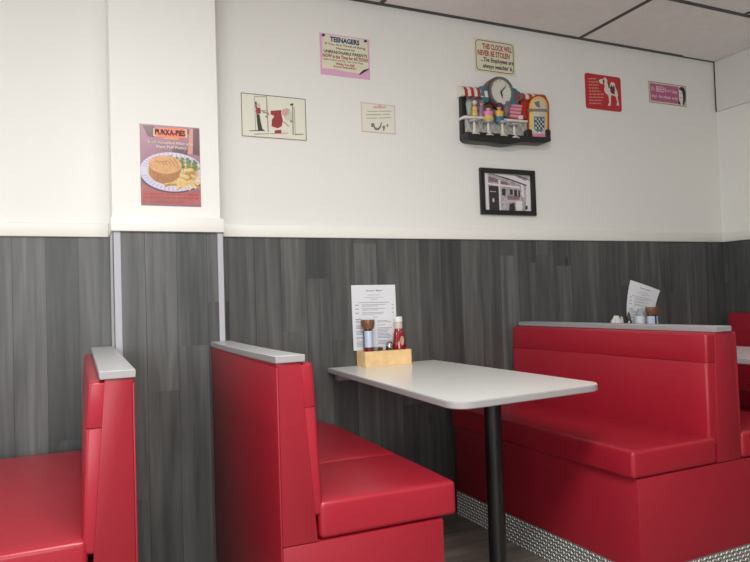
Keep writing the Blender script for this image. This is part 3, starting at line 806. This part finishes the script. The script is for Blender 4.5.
flat(t, 'photo_black', [Q([(150, 235), (240, 240), (246, 485), (155, 485)]), Q([(160, 112), (330, 160), (505, 222), (505, 208), (330, 148), (180, 110)]), Q([(395, 116), (535, 160), (535, 150), (420, 112)]), Q([(270, 260), (305, 262), (305, 335), (272, 330)]), Q([(345, 262), (372, 264), (372, 320), (346, 318)]), Q([(385, 265), (412, 268), (412, 340), (386, 335)]), Q([(425, 270), (440, 272), (442, 340), (426, 338)]), Q([(340, 420), (385, 405), (395, 485), (335, 485)]), Q([(490, 430), (512, 430), (512, 470), (490, 470)])], mat('photo_black', rgb(52, 46, 50), .35), y - .0004, .0003)
flat(t, 'photo_rose', [Q([(150, 140), (235, 165), (235, 200), (150, 190)]), Q([(320, 335), (440, 330), (430, 370), (325, 375)]), Q([(260, 180), (330, 195), (330, 222), (260, 214)])], mat('photo_rose', rgb(138, 106, 110), .35), y - .0004, .0003)
flat(t, 'photo_light', [ell(*q(190, 385), .007, .012, 12), Q([(160, 292), (215, 292), (215, 300), (160, 300)]), Q([(240, 400), (400, 378), (400, 392), (240, 416)])], mat('photo_pale', rgb(196, 190, 194), .35), y - .0007, .0003)
gl = bmesh.new()

# -- pie poster on the pilaster
pois = mat('mauve_poster_print', rgb(150, 106, 124), .3, noise=(7, .24))
t, hw, h, y = sign('food_poster', 'mauve poster of a pie, peas and chips on a plate, stuck to the white pilaster', 'poster', .2265, .4555, 1.4605, 1.7815, pois, y=PY, th=.0012)
q = lambda X, Y_: (-hw + 2 * hw * (X - 48 - (Y_ - 50) * .04) / 338, h * (1 - (Y_ - 50 - (X - 48) * .045 * (1 - (Y_ - 50) / 465)) / 464))
Q = lambda pts: [q(*p) for p in pts]
def clipx(p): return [(max(-hw + .001, min(hw - .001, a)), max(.001, min(h - .001, c))) for a, c in p]
flat(t, 'dark_print', [clipx(Q([(350, 70), (392, 70), (398, 225), (345, 215)])), clipx(Q([(220, 75), (330, 75), (330, 105), (240, 100)])), clipx(Q([(65, 60), (130, 60), (130, 130), (95, 120)])), clipx(Q([(235, 180), (320, 190), (320, 225), (230, 220)]))], mat('plum_print', rgb(96, 58, 64), .3, noise=(20, .2)), y, .0002)
flat(t, 'glow_print', [clipx(Q([(330, 72), (350, 72), (350, 215), (322, 215)]))], mat('peach_print', rgb(206, 142, 122), .3), y, .0003)
flat(t, 'lower_print', [clipx(Q([(60, 400), (410, 430), (410, 500), (60, 500)]))], mat('dusty_red_print', rgb(166, 98, 96), .3, noise=(16, .2)), y, .0002)
flat(t, 'plate_shadow', [clipx(ell(*q(236, 328), .128, .079, 40))], mat('plum_shadow_print', rgb(92, 66, 84), .3), y, .0004)
flat(t, 'plate_print', [clipx(ell(*q(238, 320), .125, .078, 40))], mat('lilac_white_print', rgb(206, 200, 220), .3), y, .0006)
rays = []
for k in range(44):
    a = 2 * PI * k / 44; c0 = q(238, 320)
    p0 = (c0[0] + .100 * math.cos(a), c0[1] + .061 * math.sin(a)); p1 = (c0[0] + .121 * math.cos(a), c0[1] + .075 * math.sin(a))
    if abs(p1[0]) < hw - .002 and abs(p0[0]) < hw - .002: rays += stroke([p0, p1], .003)
flat(t, 'plate_flutes', rays, mat('lilac_print', rgb(164, 158, 190), .3), y - .0006, .0002)
flat(t, 'plate_well', [clipx(ell(*q(242, 318), .099, .058, 40))], mat('pale_tan_print', rgb(190, 168, 140), .3, noise=(40, .2)), y - .0006, .0003)
flat(t, 'peas_print', [ell(*q(225 + (k * 37) % 150, 232 + (k * 23) % 56 + ((k * 37) % 150) * .12), .0062, .0056, 10) for k in range(42)], mat('pea_green_print', rgb(92, 122, 66), .3, noise=(120, .35)), y - .0009, .0003)
chips = []
rn = random.Random(12)
for k in range(30):
    cx, cy = rn.uniform(215, 385), rn.uniform(290, 398)
    if cx < 300 and cy < 365: cy = rn.uniform(368, 398)
    a = rn.uniform(-.9, .9); l = rn.uniform(24, 40)
    chips += [clipx(r) for r in stroke([q(cx - l * math.cos(a), cy - l * math.sin(a)), q(cx + l * math.cos(a), cy + l * math.sin(a))], rn.uniform(.008, .012))]
flat(t, 'chips_print', chips[::2], mat('chip_yellow_print', rgb(216, 186, 112), .3, noise=(50, .15)), y - .0009, .0004)
flat(t, 'dark_chips_print', chips[1::2], mat('chip_brown_print', rgb(176, 134, 66), .3, noise=(50, .2)), y - .0009, .0003)
pie = ell(*q(195, 280), .063, .037, 30)
flat(t, 'pie_side', [clipx(Q([(105, 285), (108, 340), (135, 372), (180, 388), (235, 380), (275, 350), (290, 285), (200, 240)]))], mat('pie_brown_print', rgb(166, 112, 62), .3, noise=(50, .2)), y - .0012, .0003)
flat(t, 'pie_crust', [clipx(pie)], mat('pie_gold_print', rgb(206, 154, 98), .3, noise=(60, .15)), y - .0015, .0003)
cr = []
for k in range(6):
    cr += stroke([q(130 + k * 22, 268 - k * 4 + 4 * math.sin(k)), q(150 + k * 22, 258 + k * 2), q(168 + k * 20, 280 + k * 2)], .0028)
flat(t, 'crust_cuts', cr, mat('pie_cut_print', rgb(160, 104, 58), .3), y - .0018, .0002)
flat(t, 'banner', [clipx(Q([(125, 75), (315, 75), (318, 122), (125, 118)]))], mat('pale_orange_print', rgb(226, 168, 132), .3), y, .0005)
flat(t, 'banner_field', [clipx(Q([(140, 70), (300, 70), (302, 128), (140, 124)]))], mat('orange_print', rgb(226, 98, 58), .3), y, .0007)
flat(t, 'banner_ribbon', [clipx(Q([(180, 124), (270, 128), (268, 136), (185, 134)]))], mat('gold_print', rgb(206, 150, 60), .3), y, .0007)
def ptext(s, X0, X1, Y0, Y1, name, material, yy, bold=.03):
    a, c = q(X0, Y1), q(X1, Y0)
    return obj(name, text_bm(s, a[0], c[0], a[1], c[1], yy, bold, 0, .0003), material, t, False)
ptext('PUKKA-PIES', 134, 306, 84, 110, 'banner_lettering', c_dark, y - .0007, .04)
bm = text_bm('Each succulent filling is in', *[v for v in (q(92, 0)[0], q(345, 0)[0])], q(200, 166)[1], q(200, 147)[1], y - .0004, .03, 0, .0003)
text_bm('Pure Puff Pastry', q(138, 0)[0], q(308, 0)[0], q(200, 192)[1], q(200, 171)[1], y - .0004, .03, 0, .0003, dst=bm)
obj('white_lettering', bm, c_bone, t, False)
rows = []
for yy, x0, x1 in ((447, 82, 385), (468, 80, 390), (492, 110, 300)):
    xx = x0; rn = random.Random(yy)
    while xx < x1:
        w = rn.uniform(12, 34); rows += [clipx(r) for r in stroke([q(xx, yy), q(min(x1, xx + w), yy)], .006 if yy < 490 else .003)]; xx += w + 7
flat(t, 'red_text_rows', rows, mat('bright_red_print', rgb(186, 62, 52), .3), y - .0002, .0002)

# ================================================================== THE DINER WALL CLOCK
cy0 = YW
clk = thing('wall_clock', 'novelty wall clock shaped like a diner counter with stools, striped awning and jukebox', 'clock', (2.08, YW, 1.87))
INV = Matrix.Translation((-2.08, -YW, -1.87))
def cp(zx, zy, Y): return at(440 + zx / 6.25, 70 + zy / 6.25, Y)
def cpart(name, bm, material, par=None):
    bm.transform(INV)
    return obj(name, bm, material, clk if par is None else par)
def cprism(pts, Y0, Y1, Yref=None, bev=0, seg=2, dst=None, mi=0):
    return prism([cp(a, c, Yref or Y0) for a, c in pts], Y0, Y1, bev=bev, seg=seg, dst=dst, mi=mi)
k_black = mat('black_resin', rgb(30, 30, 30), .4)
k_red = mat('red_resin', rgb(176, 52, 36), .35)
k_white = mat('white_resin', rgb(224, 216, 204), .35)
k_teal = mat('teal_resin', rgb(52, 116, 124), .35)
k_silver = mat('silver_resin', rgb(176, 178, 174), .3, .3, noise=(60, .2))
k_pink = mat('pink_resin', rgb(214, 134, 170), .4)
k_yellow = mat('yellow_resin', rgb(222, 182, 56), .4)
k_gold = mat('golden_resin', rgb(226, 190, 104), .35)
k_purple = mat('purple_resin', rgb(136, 110, 140), .4)
k_skin = mat('skin_resin', rgb(222, 176, 146), .45)
k_brown = mat('brown_resin', rgb(88, 58, 52), .45)
k_jeans = mat('blue_resin', rgb(46, 116, 150), .45)
k_grey = mat('grey_resin', rgb(128, 112, 122), .4)
k_dial = mat('dial_white', rgb(216, 212, 200), .35)
YB = YW - .001
# backing board and wavy black floor
cpart('backboard', cprism([(140, 175), (540, 150), (560, 430), (150, 400)], YB - .012, YB, bev=.002), mat('mauve_resin', rgb(150, 120, 126), .45, noise=(30, .2)))
floor_pts = [(165, 387), (300, 392), (420, 402), (560, 415), (690, 420), (692, 445), (660, 456), (600, 454), (560, 452), (510, 452), (470, 460), (430, 466), (380, 462), (330, 452), (280, 450), (230, 446), (190, 440), (168, 425)]
cpart('floor_slab', cprism(floor_pts, YB - .075, YB, Yref=YB - .07, bev=.004, seg=3), k_black)
cpart('post', cprism([(134, 160), (164, 162), (166, 400), (140, 398)], YB - .030, YB, bev=.003), k_black)
# striped awnings: bands, each rounded forward
def awning(name, x0, x1, yt0, yt1, hgt, n, first_white):
    bm = bmesh.new()
    for k in range(n):
        a0 = x0 + (x1 - x0) * k / n; a1 = x0 + (x1 - x0) * (k + 1) / n
        t0 = yt0 + (yt1 - yt0) * k / n
        xa, zt_ = cp(a0, t0, YB - .03); xb, _ = cp(a1, t0, YB - .03); zb = cp(a0, t0 + hgt, YB - .03)[1]
        zm = zt_ - .004
        prof = [(YB, zt_), (YB - .022, zt_), (YB - .036, zt_ - (zt_ - zb) * .18), (YB - .045, zt_ - (zt_ - zb) * .5), (YB - .048, zb), (YB, zb)]
        prism(prof, xa, xb, dst=bm, mi=0 if (k % 2 == 0) == first_white else 1, mapf=lambda p, t_: Vector((t_, p[0], p[1])))
    return cpart(name, bm, [k_white, k_red])
awning('awning', 122, 262, 96, 106, 68, 7, True)
awning('awning', 500, 652, 138, 150, 46, 7, False)
# clock: rim, dial, hands
cx, cz = cp(384, 136, YB - .06)
def ydisc(r0, r1, ya, yb, n=40):
    b_ = bmesh.new(); rings = [[b_.verts.new((cx + r * math.cos(2 * PI * k / n), yy, cz + r * 1.03 * math.sin(2 * PI * k / n))) for k in range(n)] for r, yy in ((r1, yb), (r1, ya), (r0, ya), (r0, yb))]
    for A_, B2 in zip(rings, rings[1:] + rings[:1]):
        for k in range(n): b_.faces.new((A_[k], A_[(k + 1) % n], B2[(k + 1) % n], B2[k]))
    bmesh.ops.recalc_face_normals(b_, faces=b_.faces); return b_
cpart('outer_rim', ydisc(.068, .080, YB - .052, YB), mat('maroon_resin', rgb(122, 52, 58), .4))
cpart('inner_rim', ydisc(.0645, .0755, YB - .064, YB - .01), mat('slate_resin', rgb(112, 118, 120), .3, .3))
bm = prism(ell(cx, cz, .066, .068, 40), YB - .056, YB - .04); cpart('dial', bm, k_dial)
def hand(ang, l, w):
    a = math.radians(ang); d = (math.sin(a), math.cos(a)); n_ = (d[1], -d[0])
    pts = [(cx + n_[0] * w - d[0] * .008, cz + n_[1] * w - d[1] * .008), (cx + n_[0] * w * 1.3 + d[0] * l * .5, cz + n_[1] * w * 1.3 + d[1] * l * .5), (cx + d[0] * l, cz + d[1] * l), (cx - n_[0] * w * 1.3 + d[0] * l * .5, cz - n_[1] * w * 1.3 + d[1] * l * .5), (cx - n_[0] * w - d[0] * .008, cz - n_[1] * w - d[1] * .008)]
    return prism(pts, YB - .0595, YB - .0575)
cpart('minute_hand', hand(42, .054, .0022), k_black); cpart('hour_hand', hand(168, .036, .003), k_black)
bm = bmesh.new()
for k in range(12):
    a = PI / 6 * k; 
    prism(stroke([(cx + .054 * math.sin(a), cz + .054 * math.cos(a)), (cx + .061 * math.sin(a), cz + .061 * math.cos(a))], .0022)[0], YB - .0568, YB - .055, dst=bm)
cpart('hour_marks', bm, k_grey)
# teal brackets carrying the clock
for pts in ([(252, 100), (300, 94), (315, 120), (300, 135), (318, 180), (300, 205), (268, 195), (275, 165), (250, 160), (262, 130)], [(440, 108), (470, 112), (515, 148), (520, 180), (495, 195), (480, 212), (440, 216), (452, 170)]):
    cpart('bracket', cprism(pts, YB - .050, YB - .004, bev=.005, seg=3), k_teal)
for pts in ([(280, 130), (298, 128), (304, 172), (286, 168)], [(474, 150), (502, 152), (504, 180), (478, 186)]):
    cpart('bracket_inlay', cprism(pts, YB - .056, YB - .045, bev=.003), k_white if pts[0][0] < 300 else k_red)
# counter: slabs and quilted silver fronts
for sl, fr in (([(150, 283), (282, 290), (282, 306), (152, 301)], [(158, 300), (282, 306), (282, 396), (162, 387)]), ([(388, 300), (550, 314), (550, 328), (388, 318)], [(282, 306), (545, 326), (545, 412), (282, 396)])):
    cpart('counter_front', cprism(fr, YB - .038, YB - .004, bev=.001), k_silver)
    cpart('counter_top', cprism(sl, YB - .055, YB - .004, bev=.003), k_white)
bm = bmesh.new()
for k in range(10):
    for s in (-1, 1):
        a0 = 160 + k * 38; st = stroke([cp(a0, 305 + k * 3 + (0 if s > 0 else 80), YB - .04), cp(a0 + 38, 305 + k * 3 + (80 if s > 0 else 0), YB - .04)], .0025)
        prism(st[0], YB - .0395, YB - .037, dst=bm)
cpart('counter_quilting', bm, k_white)
# four stools
def stool(zx, zt_, zb):
    ys = YB - .062
    x, z1 = cp(zx, zt_, ys); z0 = cp(zx, zb, ys)[1]
    p = thing('stool', '', '', (0, 0, 0)); 
    del p['label']; del p['category']
    p.parent = clk
    hh = z1 - z0
    bs = lathe([(0, hh - .012), (.022, hh - .012), (.0255, hh - .008), (.0255, hh - .002), (.021, hh + .002), (0, hh + .003)], 20, (x, ys, z0)); bs.transform(INV); obj('stool_seat', bs, mat('stool_seat_grey', rgb(166, 172, 170), .3, .2), p)
    bs = lathe([(0, 0), (.027, 0), (.026, .004), (.016, .010), (.0085, .022), (.0065, hh - .012), (0, hh - .012)], 18, (x, ys, z0)); bs.transform(INV); obj('stool_stem', bs, k_white, p)
    return p
for a in ((213, 312, 404), (300, 318, 412), (388, 322, 416), (462, 336, 428)): stool(*a)
# customers and server, little sculpted figures
def figurine(zx, ztop, zbot, shirt, hair, trousers=None, Y=None, w=.020):
    """one continuous body (shaded by height), hair as its child"""
    Y = Y or YB - .050
    x, zt_ = cp(zx, ztop, Y); zb = cp(zx, zbot, Y)[1]; hh = zt_ - zb
    R = [(0, 0), (w * .9, hh * .02), (w * 1.15, hh * .16), (w * .85, hh * .34), (w * 1.05, hh * .52), (w * 1.0, hh * .62), (w * .38, hh * .69), (w * .36, hh * .73), (w * .62, hh * .78), (w * .74, hh * .87), (w * .55, hh * .97), (0, hh)]
    bm = lathe(R, 16, (x, Y, zb), 1, .75)
    for f in bm.faces:
        z = f.calc_center_median().z - zb
        f.material_index = 2 if z < hh * .33 else (0 if z < hh * .68 else 1)
    o_ = cpart('figurine', bm, [shirt, k_skin, trousers or shirt])
    hb = lathe([(w * .70, hh * .80), (w * .86, hh * .86), (w * .74, hh * .97), (w * .4, hh * 1.04), (0, hh * 1.06)], 14, (x, Y - .003, zb), 1, .8); hb.transform(INV)
    obj('figurine_hair', hb, hair, o_)
    return o_
figurine(300, 222, 322, k_pink, k_brown, k_gold, YB - .060, .026)
figurine(368, 212, 335, k_yellow, k_brown, k_jeans, YB - .058, .024)
figurine(258, 190, 300, k_purple, k_grey, None, YB - .030, .022)
figurine(212, 196, 292, k_gold, k_white, None, YB - .030, .018)
cpart('milkshake', lathe([(0, 0), (.012, 0), (.010, .006), (.014, .03), (.018, .062), (.017, .068), (.008, .078), (0, .08)], 16, (cp(183, 285, YB - .04)[0], YB - .04, cp(183, 286, YB - .04)[1])), mat('mint_resin', rgb(150, 166, 150), .35))
x, z = cp(412, 300, YB - .035)
cpart('sundae', lathe([(0, 0), (.018, 0), (.006, .008), (.020, .035), (.028, .065), (.024, .082), (.012, .092), (0, .094)], 18, (x, YB - .035, z)), k_grey)
bm = bmesh.new(); x0, z0 = cp(435, 302, YB - .04); x1, z1 = cp(510, 222, YB - .04)
for k in range(8):
    a, c = z0 + (z1 - z0) * k / 8, z0 + (z1 - z0) * (k + 1) / 8; sh = .004 * k
    prism([(x0 + .004 - sh * .2, a), (x1 - .014 + sh * .4, a), (x1 - .014 + sh * .4 + .002, c), (x0 + .004 - sh * .2, c)], YB - .045, YB - .010, dst=bm, mi=k % 2)
cpart('striped_tub', bm, [mat('rose_resin', rgb(196, 96, 118), .4), mat('pale_rose_resin', rgb(222, 160, 172), .4)])
cpart('napkin_stand', cprism([(492, 285), (520, 280), (522, 308), (494, 306)], YB - .05, YB - .02, bev=.003), k_white)
cpart('red_panel', cprism([(505, 190), (562, 170), (562, 380), (548, 380), (548, 312), (522, 300)], YB - .030, YB, bev=.002), k_red)
# jukebox
jb = thing('jukebox', '', ''); del jb['label']; del jb['category']; jb.parent = clk
def jpart(name, bm, material): bm.transform(INV); return obj(name, bm, material, jb)
def arch(x0, x1, ytop, ybot, n=14):
    r = (x1 - x0) / 2; c = (x0 + x1) / 2
    return [(x1, ybot), (x0, ybot)] + [(c - r * math.cos(PI * k / n), ytop + r * 1.15 - r * 1.15 * math.sin(PI * k / n)) for k in range(n + 1)]
jpart('cabinet', cprism(arch(556, 684, 152, 440), YB - .050, YB, bev=.004, seg=3), k_red)
jpart('golden_arch', cprism(arch(564, 674, 163, 400), YB - .060, YB - .045, bev=.004, seg=3), k_gold)
jpart('front_panel', cprism(arch(582, 660, 182, 430), YB - .064, YB - .050, bev=.002), mat('pale_front_resin', rgb(206, 200, 184), .4))
jpart('record_window', cprism([(590, 200), (622, 192), (625, 235), (604, 228)], YB - .067, YB - .060, bev=.001), k_grey)
jpart('selector_strip', cprism([(556, 240), (684, 244), (684, 262), (556, 258)], YB - .066, YB - .050, bev=.002), mat('pewter_resin', rgb(150, 140, 134), .35, .4))
jpart('grille', cprism([(590, 290), (654, 292), (654, 366), (622, 400), (590, 366)], YB - .068, YB - .060, bev=.001), mat('slate_blue_resin', rgb(92, 132, 144), .35))
bm = bmesh.new(); b2 = bmesh.new()
for i in range(5):
    for j in range(5):
        a = 596 + i * 11; c = 300 + j * 14 + i
        cprism([(a, c), (a + 9, c + 3), (a + 9, c + 11), (a, c + 8)], YB - .070, YB - .067, dst=bm if (i + j) % 2 else b2)
jpart('dark_tiles', bm, k_black); jpart('pale_tiles', b2, k_white)
jpart('pink_base', cprism([(584, 398), (660, 400), (660, 446), (584, 443)], YB - .069, YB - .050, bev=.002), k_pink)
for a in (546, 662): jpart('jukebox_foot', cprism([(a, 374), (a + 16, 366), (a + 32, 376), (a + 32, 444), (a, 442)], YB - .070, YB - .004, bev=.005, seg=3), k_black)
jpart('badge', cprism(ell(622, 392, 10, 7, 14), YB - .0715, YB - .066), k_white)

# ================================================================== LIGHT
def area(name, loc, rot, sx, sy, power, col, spread=PI):
    L = bpy.data.lights.new(name, 'AREA'); L.shape = 'RECTANGLE'; L.size = sx; L.size_y = sy; L.energy = power; L.color = col; L.spread = spread
    o = bpy.data.objects.new(name, L); C.objects.link(o); o.location = loc; o.rotation_euler = rot; return o
# daylight through the left-hand window (points +x) and the shop window behind the camera (points +y)
area('daylight_left_window', (XL + .02, (W1[0] + W1[1]) / 2, (W1[2] + W1[3]) / 2), (0, -PI / 2, 0), W1[3] - W1[2], W1[1] - W1[0], 20, (.86, .93, 1.0))
area('daylight_shop_window', ((W2[0] + W2[1]) / 2, YF + .02, (W2[2] + W2[3]) / 2), (PI / 2 - .12, 0, 0), W2[1] - W2[0], W2[3] - W2[2], 84, (.96, .98, 1.0))
# light panels let into the ceiling grid, out of the picture
for x, y, e in ((.25, .35, 76), (-3.3, 1.65, 44), (2.5, -.85, 7)):
    area('ceiling_panel_light', (x, y, CZ - .006), (0, 0, 0), 1.15, .56, e, (1.0, .985, .955))
w = bpy.data.worlds.new('world'); bpy.context.scene.world = w; w.use_nodes = True
bg = w.node_tree.nodes['Background']; bg.inputs['Color'].default_value = (.80, .88, 1, 1); bg.inputs['Strength'].default_value = .8

vs = bpy.context.scene.view_settings
bpy.context.scene.display_settings.display_device = 'sRGB'
vs.view_transform = 'Standard'; vs.look = 'None'; vs.gamma = 1; vs.use_curve_mapping = False; vs.exposure = 0.0
